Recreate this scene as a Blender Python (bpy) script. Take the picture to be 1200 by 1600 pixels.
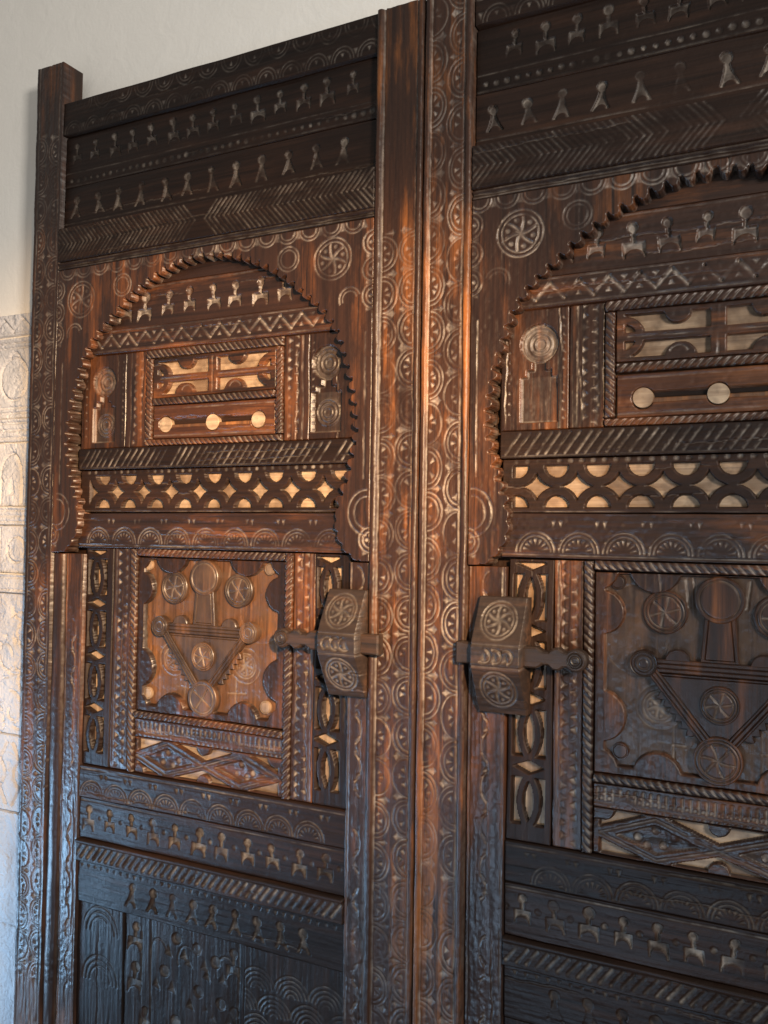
import bpy, math, random
import numpy as np

# ------------------------------------------------------------------ camera
scene = bpy.context.scene
for o in list(bpy.data.objects):
    bpy.data.objects.remove(o)
F_PX = 1379.94
cam_data = bpy.data.cameras.new("camera")
cam = bpy.data.objects.new("camera", cam_data)
scene.collection.objects.link(cam)
cam_data.sensor_fit = 'VERTICAL'
cam_data.sensor_height = 36.0
cam_data.lens = 36.0 * F_PX / 1600.0
cam_data.clip_start = 0.02
cam_data.clip_end = 100
yaw, pitch, roll = 0.473075261, 0.0267724941, 0.014871626
from mathutils import Matrix, Vector
fwd = Vector((-math.sin(yaw) * math.cos(pitch), math.cos(yaw) * math.cos(pitch), math.sin(pitch)))
right = Vector((math.cos(yaw), math.sin(yaw), 0))
up = right.cross(fwd)
r2 = right * math.cos(roll) + up * math.sin(roll)
u2 = -right * math.sin(roll) + up * math.cos(roll)
M = Matrix((r2, u2, -fwd)).transposed().to_4x4()
M.translation = Vector((0.633857, -1.369276, 1.6))
cam.matrix_world = M
scene.camera = cam
scene.render.resolution_x = 768
scene.render.resolution_y = 1024

# ------------------------------------------------------------------ light
world = bpy.data.worlds.new("World")
scene.world = world
world.use_nodes = True
bg = world.node_tree.nodes["Background"]
bg.inputs[0].default_value = (1.0, 0.975, 0.925, 1)
bg.inputs[1].default_value = 0.34


def aim(ob, loc, target):
    ob.location = loc
    ob.rotation_euler = (Vector(target) - Vector(loc)).to_track_quat('-Z', 'Y').to_euler()


def area(name, loc, target, size, power, col, size_y=None):
    d = bpy.data.lights.new(name, 'AREA')
    d.energy = power
    d.color = col
    d.size = size
    if size_y:
        d.shape = 'RECTANGLE'
        d.size_y = size_y
    o = bpy.data.objects.new(name, d)
    scene.collection.objects.link(o)
    aim(o, loc, target)
    return o


def spot(name, loc, target, power, col, angle, radius):
    d = bpy.data.lights.new(name, 'SPOT')
    d.energy = power
    d.color = col
    d.spot_size = math.radians(angle)
    d.spot_blend = 1.0
    d.shadow_soft_size = radius
    o = bpy.data.objects.new(name, d)
    scene.collection.objects.link(o)
    aim(o, loc, target)
    return o


spot("warm_lamp", (1.25, -1.75, 2.05), (-0.37, 0.0, 1.64), 760.0, (1.0, 0.64, 0.33), 36.5, 0.05)
area("window_light", (2.2, -1.9, 2.25), (-0.5, 0.0, 2.10), 0.40, 19.0, (1.0, 0.94, 0.86)).data.spread = math.radians(85)
dl = area("doorway_light", (-2.05, -0.85, 0.40), (-0.6, 0.0, 0.75), 0.5, 7.5, (0.36, 0.65, 1.0), 0.5)
dl.data.spread = math.radians(85)
dl2 = area("low_window_light", (-0.15, -2.5, 0.22), (0.1, 0.0, 0.80), 0.6, 3.2, (0.45, 0.70, 1.0), 0.4)  # unseen cool fill, added to tint the lower doors blue
dl2.data.spread = math.radians(70)

vs = scene.view_settings
scene.display_settings.display_device = 'sRGB'
vs.view_transform = 'Standard'
vs.look = 'None'
vs.exposure = 0.0
vs.gamma = 1.0
vs.use_curve_mapping = False
scene.cycles.use_denoising = True
scene.cycles.max_bounces = 6

# ------------------------------------------------------------------ materials


def nd(nt, t, **kw):
    n = nt.nodes.new(t)
    for k, v in kw.items():
        setattr(n, k, v)
    return n


def wood(name, horizontal, dark, mid, worn, pale, rough=0.335, dustmul=0.5, wearmul=0.32, patch=0.9, spec=0.44, stain=0.0):
    m = bpy.data.materials.new(name)
    m.use_nodes = True
    nt = m.node_tree
    L = nt.links.new
    bs = nt.nodes["Principled BSDF"]
    tc = nd(nt, 'ShaderNodeTexCoord')
    oi = nd(nt, 'ShaderNodeObjectInfo')
    addv = nd(nt, 'ShaderNodeVectorMath', operation='MULTIPLY_ADD')
    L(oi.outputs['Random'], addv.inputs[0])
    addv.inputs[1].default_value = (7.3, 3.1, 11.7)
    L(tc.outputs['Object'], addv.inputs[2])
    mp = nd(nt, 'ShaderNodeMapping')
    mp.inputs['Scale'].default_value = (3, 60, 90) if horizontal else (90, 60, 3)
    L(addv.outputs[0], mp.inputs[0])
    gr = nd(nt, 'ShaderNodeTexNoise')
    gr.inputs['Scale'].default_value = 1.0
    gr.inputs['Detail'].default_value = 5.0
    gr.inputs['Roughness'].default_value = 0.65
    gr.inputs['Distortion'].default_value = 0.6
    L(mp.outputs[0], gr.inputs['Vector'])
    mp2 = nd(nt, 'ShaderNodeMapping')
    mp2.inputs['Scale'].default_value = (3.2, 14, 17) if horizontal else (17, 14, 3.2)
    L(addv.outputs[0], mp2.inputs[0])
    bl = nd(nt, 'ShaderNodeTexNoise')
    bl.inputs['Scale'].default_value = 1.0
    bl.inputs['Detail'].default_value = 6.0
    bl.inputs['Roughness'].default_value = 0.62
    L(mp2.outputs[0], bl.inputs['Vector'])
    bl2 = nd(nt, 'ShaderNodeTexNoise')
    bl2.inputs['Scale'].default_value = 17.0
    bl2.inputs['Detail'].default_value = 3.0
    sh = nd(nt, 'ShaderNodeVectorMath', operation='ADD')
    sh.inputs[1].default_value = (4.1, 9.2, 2.7)
    L(addv.outputs[0], sh.inputs[0])
    L(sh.outputs[0], bl2.inputs['Vector'])
    fine = nd(nt, 'ShaderNodeTexNoise')
    fine.inputs['Scale'].default_value = 70.0
    fine.inputs['Detail'].default_value = 4.0
    L(addv.outputs[0], fine.inputs['Vector'])

    def ramp(src, a, b, c0=(0, 0, 0, 1), c1=(1, 1, 1, 1)):
        r = nd(nt, 'ShaderNodeValToRGB')
        r.color_ramp.elements[0].position = a
        r.color_ramp.elements[1].position = b
        r.color_ramp.elements[0].color = c0
        r.color_ramp.elements[1].color = c1
        L(src, r.inputs[0])
        return r.outputs[0]

    def mul(a, b):
        n = nd(nt, 'ShaderNodeMath', operation='MULTIPLY')
        n.use_clamp = True
        for i, x in enumerate((a, b)):
            if isinstance(x, (int, float)):
                n.inputs[i].default_value = x
            else:
                L(x, n.inputs[i])
        return n.outputs[0]

    def mix(f, a, b):
        n = nd(nt, 'ShaderNodeMix', data_type='RGBA')
        L(f, n.inputs[0]) if not isinstance(f, float) else setattr(n.inputs[0], 'default_value', f)
        for i, x in ((6, a), (7, b)):
            if isinstance(x, tuple):
                n.inputs[i].default_value = (*x, 1)
            else:
                L(x, n.inputs[i])
        return n.outputs[2]
    c = mix(ramp(gr.outputs[0], 0.3, 0.7), dark, mid)
    # worn patches where the finish is rubbed through; stile patches also hold warm glow
    c = mix(mul(ramp(bl.outputs[0], 0.5, 0.72), mul(ramp(gr.outputs[0], 0.35, 0.6), patch)), c, worn)
    if stain:
        c = mix(mul(ramp(bl2.outputs[0], 0.42, 0.62), stain), c, (0.10, 0.055, 0.03))
        c = mix(mul(ramp(fine.outputs[0], 0.5, 0.7), stain * 0.6), c, (0.07, 0.045, 0.03))
    wa = nd(nt, 'ShaderNodeAttribute', attribute_name='wear')
    c = mix(mul(wa.outputs['Fac'], mul(ramp(bl.outputs[0], 0.35, 0.65), wearmul)), c, worn)
    da = nd(nt, 'ShaderNodeAttribute', attribute_name='dust')  # pale tone in cuts: dust and bare wood, plus glints put in as colour
    c = mix(mul(da.outputs['Fac'], mul(mul(ramp(fine.outputs[0], 0.3, 0.62, (0.15, 0.15, 0.15, 1)), ramp(bl2.outputs[0], 0.36, 0.6, (0.25, 0.25, 0.25, 1))), dustmul)), c, pale)
    # tone differs a little from board to board
    hs = nd(nt, 'ShaderNodeHueSaturation')
    mr = nd(nt, 'ShaderNodeMapRange')
    mr.inputs[3].default_value = 0.75
    mr.inputs[4].default_value = 1.25
    L(oi.outputs['Random'], mr.inputs[0])
    L(mr.outputs[0], hs.inputs['Value'])
    L(c, hs.inputs['Color'])
    L(hs.outputs[0], bs.inputs['Base Color'])
    rr = nd(nt, 'ShaderNodeMapRange')
    rr.inputs[3].default_value = rough - 0.1
    rr.inputs[4].default_value = rough + 0.18
    L(bl.outputs[0], rr.inputs[0])
    ra = nd(nt, 'ShaderNodeMath', operation='MULTIPLY_ADD')
    ra.use_clamp = True
    L(da.outputs['Fac'], ra.inputs[0])
    ra.inputs[1].default_value = 0.25
    L(rr.outputs[0], ra.inputs[2])
    L(ra.outputs[0], bs.inputs['Roughness'])
    bp = nd(nt, 'ShaderNodeBump')
    bp.inputs['Strength'].default_value = 0.45
    bp.inputs['Distance'].default_value = 0.002
    bs.inputs['Specular IOR Level'].default_value = spec
    sm = nd(nt, 'ShaderNodeMath', operation='ADD')
    L(gr.outputs[0], sm.inputs[0])
    L(mul(fine.outputs[0], 0.5), sm.inputs[1])
    L(sm.outputs[0], bp.inputs['Height'])
    L(bp.outputs[0], bs.inputs['Normal'])
    return m


DK, MD, WR, PL = (0.011, 0.0052, 0.0036), (0.034, 0.0145, 0.0085), (0.19, 0.062, 0.016), (0.52, 0.45, 0.38)
MAT = {
    'h': wood('dark_carved_wood_horizontal', True, DK, MD, WR, PL),
    'v': wood('dark_carved_wood_vertical', False, DK, MD, WR, PL),
    'dark_h': wood('sooty_wood_horizontal', True, (0.008, 0.0042, 0.003), (0.021, 0.0105, 0.007), (0.08, 0.032, 0.015), PL, patch=0.35, dustmul=0.42, rough=0.42, spec=0.22),  # darker wood with fewer worn patches, for several rails and panels
    'dark_v': wood('sooty_wood_vertical', False, (0.008, 0.0042, 0.003), (0.021, 0.0105, 0.007), (0.08, 0.032, 0.015), PL, patch=0.35, dustmul=0.42, rough=0.42, spec=0.22),
    'stile_v': wood('rubbed_stile_wood', False, (0.014, 0.006, 0.004), (0.045, 0.018, 0.009), (0.30, 0.098, 0.020), PL, patch=1.0, dustmul=0.55, wearmul=0.35, spec=0.38, rough=0.40),  # rubbed wood, its orange patches strengthened to paint in the warm glow
    'medal_v': wood('dull_worn_wood', False, (0.018, 0.011, 0.009), (0.060, 0.034, 0.022), (0.26, 0.11, 0.04), PL, patch=1.0, stain=0.5),
    'red_h': wood('reddish_wood_horizontal', True, (0.03, 0.011, 0.006), (0.085, 0.030, 0.012), (0.26, 0.09, 0.026), PL),
    'orange_v': wood('worn_orange_wood', False, (0.05, 0.024, 0.014), (0.16, 0.070, 0.030), (0.42, 0.165, 0.045), (0.55, 0.45, 0.34), patch=1.0, stain=0.45),
    'pale_h': wood('pale_backing_wood_horizontal', True, (0.22, 0.14, 0.085), (0.56, 0.41, 0.27), (0.40, 0.20, 0.085), (0.6, 0.5, 0.38), rough=0.5, patch=0.7, stain=0.7),
    'pale_v': wood('pale_backing_wood_vertical', False, (0.22, 0.14, 0.085), (0.56, 0.41, 0.27), (0.40, 0.20, 0.085), (0.6, 0.5, 0.38), rough=0.5, patch=0.7, stain=0.7),
    'lock': wood('near_black_lock_wood', True, (0.014, 0.010, 0.009), (0.036, 0.022, 0.016), (0.16, 0.07, 0.03), PL, rough=0.40, patch=0.5, dustmul=0.24),
}


def plaster(name, c0, c1, bump):
    m = bpy.data.materials.new(name)
    m.use_nodes = True
    nt = m.node_tree
    L = nt.links.new
    bs = nt.nodes["Principled BSDF"]
    tc = nd(nt, 'ShaderNodeTexCoord')
    a = nd(nt, 'ShaderNodeTexNoise')
    a.inputs['Scale'].default_value = 3.0
    a.inputs['Detail'].default_value = 6.0
    b = nd(nt, 'ShaderNodeTexNoise')
    b.inputs['Scale'].default_value = 130.0
    b.inputs['Detail'].default_value = 5.0
    L(tc.outputs['Object'], a.inputs[0])
    L(tc.outputs['Object'], b.inputs[0])
    r = nd(nt, 'ShaderNodeValToRGB')
    r.color_ramp.elements[0].position = 0.3
    r.color_ramp.elements[1].position = 0.7
    r.color_ramp.elements[0].color = (*c0, 1)
    r.color_ramp.elements[1].color = (*c1, 1)
    L(a.outputs[0], r.inputs[0])
    L(r.outputs[0], bs.inputs['Base Color'])
    bs.inputs['Roughness'].default_value = 0.85
    bp = nd(nt, 'ShaderNodeBump')
    bp.inputs['Strength'].default_value = bump
    bp.inputs['Distance'].default_value = 0.004
    tr = nd(nt, 'ShaderNodeTexNoise')
    tr.inputs['Scale'].default_value = 14.0
    tr.inputs['Detail'].default_value = 3.0
    tr.inputs['Distortion'].default_value = 1.0
    L(tc.outputs['Object'], tr.inputs[0])
    ad = nd(nt, 'ShaderNodeMath', operation='MULTIPLY_ADD')
    L(tr.outputs[0], ad.inputs[0])
    ad.inputs[1].default_value = 4.0
    L(b.outputs[0], ad.inputs[2])
    L(ad.outputs[0], bp.inputs['Height'])
    L(bp.outputs[0], bs.inputs['Normal'])
    return m


MAT['wall'] = plaster('white_wall_paint', (0.77, 0.74, 0.69), (0.82, 0.79, 0.74), 0.15)
MAT['stucco'] = plaster('carved_plaster', (0.40, 0.39, 0.40), (0.69, 0.68, 0.69), 0.9)
MAT['floor'] = plaster('floor_tile', (0.22, 0.16, 0.12), (0.3, 0.22, 0.17), 0.1)

# ------------------------------------------------------------------ mesh helpers


class Leaf:
    """maps leaf coordinates (u to the meeting stile, v up) to the scene; s=-1 is the mirrored leaf"""

    def __init__(self, root, s, xc, vis_u, seed):
        self.root, self.s, self.xc, self.vis_u = root, s, xc, vis_u
        self.rng = random.Random(seed)


LEAF = None
Y0 = 0.03


def new_obj(name, verts, faces, mat, parent, loops=None):
    me = bpy.data.meshes.new(name)
    me.from_pydata(verts, [], faces)
    me.materials.append(MAT[mat])
    me.update()
    o = bpy.data.objects.new(name, me)
    scene.collection.objects.link(o)
    if parent is not None:
        o.parent = parent
    return o


def spaced(a, b, step, f0, f1, coarse):
    """samples from a to b, fine inside [f0, f1] and coarse outside"""
    out = []
    cuts = [a] + [c for c in (f0, f1) if a + 1e-4 < c < b - 1e-4] + [b]
    for p, q in zip(cuts[:-1], cuts[1:]):
        mid = (p + q) / 2
        st = step if f0 <= mid <= f1 else coarse
        n = max(1, int(round((q - p) / st)))
        out.append(np.linspace(p, q, n + 1)[:-1])
    out.append(np.array([b]))
    return np.concatenate(out)


def box_blur(A, k):
    P = np.pad(A, k, mode='edge')
    c = np.cumsum(np.cumsum(P, 0), 1)
    c = np.pad(c, ((1, 0), (1, 0)))
    n = 2 * k + 1
    return (c[n:, n:] - c[:-n, n:] - c[n:, :-n] + c[:-n, :-n]) / (n * n)


class Board:
    """a board whose front is carved: a fine relief grid with side walls"""

    def __init__(self, name, u0, u1, v0, v1, y=0.0, thick=0.02, mat='h', step=1.0, gap=0.0012):
        self.name, self.y, self.thick, self.mat = name, y + LEAF.rng.uniform(-0.0007, 0.0007), thick, mat
        u0, u1, v0, v1 = u0 + gap, u1 - gap, v0 + gap, v1 - gap
        self.b = (u0, u1, v0, v1)
        fu, fv = LEAF.vis_u
        du = (0.0019 if LEAF.s > 0 else 0.0016) * step
        self.us = spaced(u0, u1, du, fu, fv, 0.007)
        self.vs = spaced(v0, v1, 0.0016 * step, 0.64, 2.64, 0.012)
        self.U, self.V = np.meshgrid(self.us, self.vs)
        self.H = np.zeros_like(self.U)
        self.D = np.zeros_like(self.U)
        self.cull = 9.0

    def win(self, a, b, c, d):
        i0, i1 = np.searchsorted(self.us, (a, b))
        j0, j1 = np.searchsorted(self.vs, (c, d))
        if i1 - i0 < 1 or j1 - j0 < 1:
            return None
        return (slice(j0, j1), slice(i0, i1))

    def cut(self, f, box, depth, ramp=0.0012, dust=0.0):
        w = self.win(*box)
        if w is None:
            return
        s = f(self.U[w], self.V[w])
        t = np.clip(0.5 - s / ramp, 0, 1)
        self.H[w] = np.minimum(self.H[w], -depth * t + (1 - t) * 9 * (t == 0))
        self.D[w] = np.maximum(self.D[w], dust * t)

    def groove(self, f, box, hw, depth, dust=0.45):
        w = self.win(box[0] - hw, box[1] + hw, box[2] - hw, box[3] + hw)
        if w is None:
            return
        t = np.clip(1 - f(self.U[w], self.V[w]) / hw, 0, 1)
        base = self.H[w]
        if self.mat == 'stucco':
            depth = depth * 1.7
        self.H[w] = base - depth * t * (base > -depth * 1.5)
        self.D[w] = np.maximum(self.D[w], dust * np.clip(t * 1.6, 0, 1))

    def seg(self, p, q, hw=0.0024, depth=0.002, dust=0.45):
        px, py = p
        dx, dy = q[0] - px, q[1] - py
        l2 = dx * dx + dy * dy + 1e-12

        def f(U, V):
            t = np.clip(((U - px) * dx + (V - py) * dy) / l2, 0, 1)
            return np.hypot(U - px - t * dx, V - py - t * dy)
        self.groove(f, (min(p[0], q[0]), max(p[0], q[0]), min(p[1], q[1]), max(p[1], q[1])), hw, depth, dust)

    def arc(self, c, a, b=None, a0=-180.0, a1=180.0, hw=0.0022, depth=0.002, dust=0.45):
        hw *= 0.82
        b = b or a
        m, h = math.radians((a0 + a1) / 2), math.radians((a1 - a0) / 2)

        def f(U, V):
            x, y = (U - c[0]) / a, (V - c[1]) / b
            r = np.hypot(x, y)
            d = np.abs(r - 1) * (a + b) / 2
            an = np.arctan2(y, x) - m
            an = np.abs((an + np.pi) % (2 * np.pi) - np.pi)
            return np.where(an <= h + 0.03, d, 1.0)
        self.groove(f, (c[0] - a, c[0] + a, c[1] - b, c[1] + b), hw, depth, dust)

    def chip(self, p0, p1, p2, depth=0.003, dust=0.7):
        P = [p0, p1, p2]
        ar = (p1[0] - p0[0]) * (p2[1] - p0[1]) - (p1[1] - p0[1]) * (p2[0] - p0[0])
        if ar < 0:
            P = [p0, p2, p1]
        xs, ys = [p[0] for p in P], [p[1] for p in P]
        w = self.win(min(xs), max(xs), min(ys), max(ys))
        if w is None:
            return
        U, V = self.U[w], self.V[w]
        e = None
        per = 0
        for i in range(3):
            a, b = P[i], P[(i + 1) % 3]
            l = math.hypot(b[0] - a[0], b[1] - a[1]) + 1e-9
            per += l
            d = ((b[0] - a[0]) * (V - a[1]) - (b[1] - a[1]) * (U - a[0])) / l
            e = d if e is None else np.minimum(e, d)
        inr = abs(ar) / per
        t = np.clip(e / inr, 0, 1)
        self.H[w] -= depth * t
        self.D[w] = np.maximum(self.D[w], dust * np.clip(t * 2.2, 0, 1))

    def dot(self, c, r, depth=0.003, dust=0.6):
        w = self.win(c[0] - r, c[0] + r, c[1] - r, c[1] + r)
        if w is None:
            return
        t = np.clip(1 - np.hypot(self.U[w] - c[0], self.V[w] - c[1]) / r, 0, 1)
        self.H[w] -= depth * np.sqrt(t)
        self.D[w] = np.maximum(self.D[w], dust * np.clip(t * 3, 0, 1))

    def bead_v(self, u, hw, h):
        d = np.clip(1 - ((self.U - u) / hw) ** 2, 0, 1)
        self.H += h * np.sqrt(d)

    def bead_h(self, v, hw, h):
        d = np.clip(1 - ((self.V - v) / hw) ** 2, 0, 1)
        self.H += h * np.sqrt(d)

    def line_v(self, u, hw=0.002, depth=0.002, dust=0.35):
        self.seg((u, self.b[2]), (u, self.b[3]), hw, depth, dust)

    def line_h(self, v, hw=0.002, depth=0.002, dust=0.35):
        self.seg((self.b[0], v), (self.b[1], v), hw, depth, dust)

    def rosette(self, c, r, n=6, swirl=0.5, depth=0.0028):
        self.arc(c, r, hw=0.0028, depth=depth, dust=0.55)
        self.arc(c, r * 0.8, hw=0.0024, depth=depth * 0.8, dust=0.55)
        rr = r * 0.74

        def f(U, V):
            x, y = U - c[0], V - c[1]
            q = np.hypot(x, y)
            an = np.arctan2(y, x) + swirl * q / rr
            k = n / 2.0
            return np.where(q < rr, q * np.abs(np.sin(k * an)) / k, 1.0)
        self.groove(f, (c[0] - r, c[0] + r, c[1] - r, c[1] + r), 0.0032, depth, 0.6)
        for i in range(n):
            a = 2 * math.pi * (i + 0.5) / n - swirl * 0.75
            x, y = c[0] + rr * 0.78 * math.cos(a), c[1] + rr * 0.78 * math.sin(a)
            self.dot((x, y), r * 0.12, 0.002, 0.5)

    def build(self, parent):
        nv, nu = self.U.shape
        r = np.random.RandomState(LEAF.rng.randrange(10 ** 6))
        H = self.H
        # hand-cut unevenness
        ph = r.rand(6) * 6.28
        H = H + 0.0005 * np.sin(self.U * 31 + ph[0] + 2 * np.sin(self.V * 13 + ph[1])) + 0.0004 * np.sin(self.V * 47 + ph[2] + 2 * np.sin(self.U * 23 + ph[3]))
        def field(cu, cw):
            nu_, nv_ = max(4, int((self.us[-1] - self.us[0]) / cu) + 3), max(4, int((self.vs[-1] - self.vs[0]) / cw) + 3)
            g = r.randn(nv_, nu_)
            x = (self.us - self.us[0]) / (self.us[-1] - self.us[0]) * (nu_ - 1.001)
            y = (self.vs - self.vs[0]) / (self.vs[-1] - self.vs[0]) * (nv_ - 1.001)
            ix, iy = x.astype(int), y.astype(int)
            fx, fy = x - ix, y - iy
            fx, fy = fx * fx * (3 - 2 * fx), (fy * fy * (3 - 2 * fy))[:, None]
            gx = g[:, ix] * (1 - fx) + g[:, np.minimum(ix + 1, nu_ - 1)] * fx
            return gx[iy] * (1 - fy) + gx[np.minimum(iy + 1, nv_ - 1)] * fy
        if self.mat != 'stucco':
            mask = np.clip(0.80 + 0.40 * field(0.05, 0.05) + 0.22 * field(0.014, 0.014), 0.15, 1.15)
            sh_ = np.clip((self.H + 0.0062) / 0.0015, 0, 1) * (self.H < 0)      # only the shallow cuts wear away
            H = H * (1 - sh_ * (1 - mask))
            self.D = self.D * (1 - sh_ * (1 - np.clip(mask, 0, 1)))
            lng = (0.05, 0.004) if self.mat.endswith('_h') or self.mat in ('h', 'lock') else (0.004, 0.05)
            hor = lng[0] > lng[1]
            for _ in range(r.randint(1, 4)):
                if min(self.us[-1] - self.us[0], self.vs[-1] - self.vs[0]) < 0.03:
                    break
                if hor:
                    a_, n_, A_, B_ = self.us, self.vs, self.U, self.V
                else:
                    a_, n_, A_, B_ = self.vs, self.us, self.V, self.U
                p_ = r.uniform(n_[0] + 0.006, n_[-1] - 0.006)
                l0 = r.uniform(a_[0], a_[-1])
                l1 = l0 + r.uniform(0.06, 0.35) * r.choice([-1, 1])
                lo, hi = min(l0, l1), max(l0, l1)
                path = p_ + 0.0016 * np.sin(A_ * 41 + ph[4]) + 0.0007 * np.sin(A_ * 170 + ph[5])
                tp = np.clip(np.minimum(A_ - lo, hi - A_) / 0.05, 0, 1)
                t_ = np.clip(1 - np.abs(B_ - path) / 0.0015, 0, 1) * tp
                H = H - 0.0038 * t_ * (H > -0.006)
                self.D = self.D * (1 - t_)
            dk = 0.22 if 'dark' in self.mat else 0.8
            H = H + 0.00022 * field(*lng) + dk * (0.00028 * field(0.007, 0.007) + 0.0005 * np.minimum(field(0.012, 0.012) + 1.2, 0))
        H = H + r.randn(nv, nu) * 0.00008
        bl = box_blur(H, 2)
        hc = np.maximum(H, -0.0032)
        wear = np.clip((hc - box_blur(hc, 1) - 0.0002) / 0.0012, 0, 1)
        D = np.clip(self.D + 0.35 * np.clip((bl - H - 0.0003) / 0.0015, 0, 1), 0, 1)
        s = LEAF.s
        um, vm = (self.us[0] + self.us[-1]) / 2, (self.vs[0] + self.vs[-1]) / 2
        lu, lv = (self.us[-1] - self.us[0]) / 2, (self.vs[-1] - self.vs[0]) / 2
        e = (self.U - um) / lu, (self.V - vm) / lv
        k = r.uniform(-1, 1, 4)
        dv = 0.0009 * (k[0] * e[0] + k[1] * e[0] ** 2) if lu > 2 * lv else 0
        dx = 0.0009 * (k[2] * e[1] + k[3] * np.sin(e[1] * 4)) if lv > 2 * lu else 0
        X = s * (self.U + dx)
        Y = self.y - H - Y0
        co = np.stack([X, Y, self.V + dv], -1).reshape(-1, 3)
        idx = np.arange(nv * nu).reshape(nv, nu)
        a, b, c, d = idx[:-1, :-1], idx[:-1, 1:], idx[1:, 1:], idx[1:, :-1]
        q = np.stack([a, b, c, d], -1).reshape(-1, 4)
        if self.cull < 5:
            deep = (self.H < -self.cull).reshape(-1)
            q = q[~deep[q].all(1)]
        # side walls
        loop = np.concatenate([idx[0, :], idx[1:, -1], idx[-1, -2::-1], idx[-2:0:-1, 0]])
        n0 = len(co)
        back = co[loop].copy()
        back[:, 1] = self.y + self.thick - Y0
        co = np.concatenate([co, back])
        k = len(loop)
        i = np.arange(k)
        j = (i + 1) % k
        q2 = np.stack([loop[j], loop[i], n0 + i, n0 + j], -1)
        if self.cull < 5:
            dl = (self.H < -self.cull).reshape(-1)
            q2 = q2[~(dl[loop[i]] & dl[loop[j]])]
        q = np.concatenate([q, q2])
        if s < 0:
            q = q[:, ::-1]
        me = bpy.data.meshes.new(self.name)
        me.vertices.add(len(co))
        me.vertices.foreach_set('co', co.astype(np.float32).ravel())
        me.loops.add(len(q) * 4)
        me.loops.foreach_set('vertex_index', q.astype(np.int32).ravel())
        me.polygons.add(len(q))
        me.polygons.foreach_set('loop_start', np.arange(0, len(q) * 4, 4, dtype=np.int32))
        me.update(calc_edges=True)
        z = np.zeros(k)
        for nm, arr in (('wear', np.concatenate([wear.ravel(), z + 0.3])), ('dust', np.concatenate([D.ravel(), z]))):
            at = me.attributes.new(nm, 'FLOAT', 'POINT')
            at.data.foreach_set('value', arr.astype(np.float32))
        me.materials.append(MAT[self.mat])
        o = bpy.data.objects.new(self.name, me)
        scene.collection.objects.link(o)
        o.parent = parent
        return o


def slab(name, u0, u1, v0, v1, y0, y1, mat, parent, bev=0.0015):
    """plain board with eased front edges, front at y0 and back at y1"""
    s = LEAF.s
    V = []
    for (e, y) in ((0, y1), (0, y0 + bev), (bev, y0)):
        for (u, v) in ((u0 + e, v0 + e), (u1 - e, v0 + e), (u1 - e, v1 - e), (u0 + e, v1 - e)):
            V.append((s * u, y - Y0, v))
    Fc = [(8, 9, 10, 11), (3, 2, 1, 0)]
    for k in (0, 4):
        for i in range(4):
            j = (i + 1) % 4
            Fc.append((k + i, k + j, k + 4 + j, k + 4 + i))
    if s < 0:
        Fc = [f[::-1] for f in Fc]
    return new_obj(name, V, Fc, mat, parent)


def plate(name, pts, y, thick, mat, parent, bev=0.0015, groove_in=None):
    """a flat cut-out piece from an outline, with eased front edges"""
    s = LEAF.s
    n = len(pts)
    ar = sum(pts[i][0] * pts[(i + 1) % n][1] - pts[(i + 1) % n][0] * pts[i][1] for i in range(n))
    if ar < 0:
        pts = pts[::-1]

    def inset(e):
        out = []
        for i in range(n):
            p, a, b = pts[i], pts[i - 1], pts[(i + 1) % n]
            tx, ty = b[0] - a[0], b[1] - a[1]
            l = math.hypot(tx, ty) + 1e-9
            out.append((p[0] - ty / l * e, p[1] + tx / l * e))
        return out
    rings = [(pts, y + thick), (pts, y + bev), (inset(bev), y)]
    if groove_in:
        rings += [(inset(groove_in), y), (inset(groove_in + 0.0015), y + 0.0018), (inset(groove_in + 0.003), y)]
    V = [(s * p[0], yy - Y0, p[1]) for (pp, yy) in rings for p in pp]
    Fc = []
    for k in range(len(rings) - 1):
        for i in range(n):
            j = (i + 1) % n
            Fc.append((k * n + i, k * n + j, (k + 1) * n + j, (k + 1) * n + i))
    Fc.append(tuple(range((len(rings) - 1) * n, len(rings) * n)))
    if s < 0:
        Fc = [f[::-1] for f in Fc]
    return new_obj(name, V, Fc, mat, parent)


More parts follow.
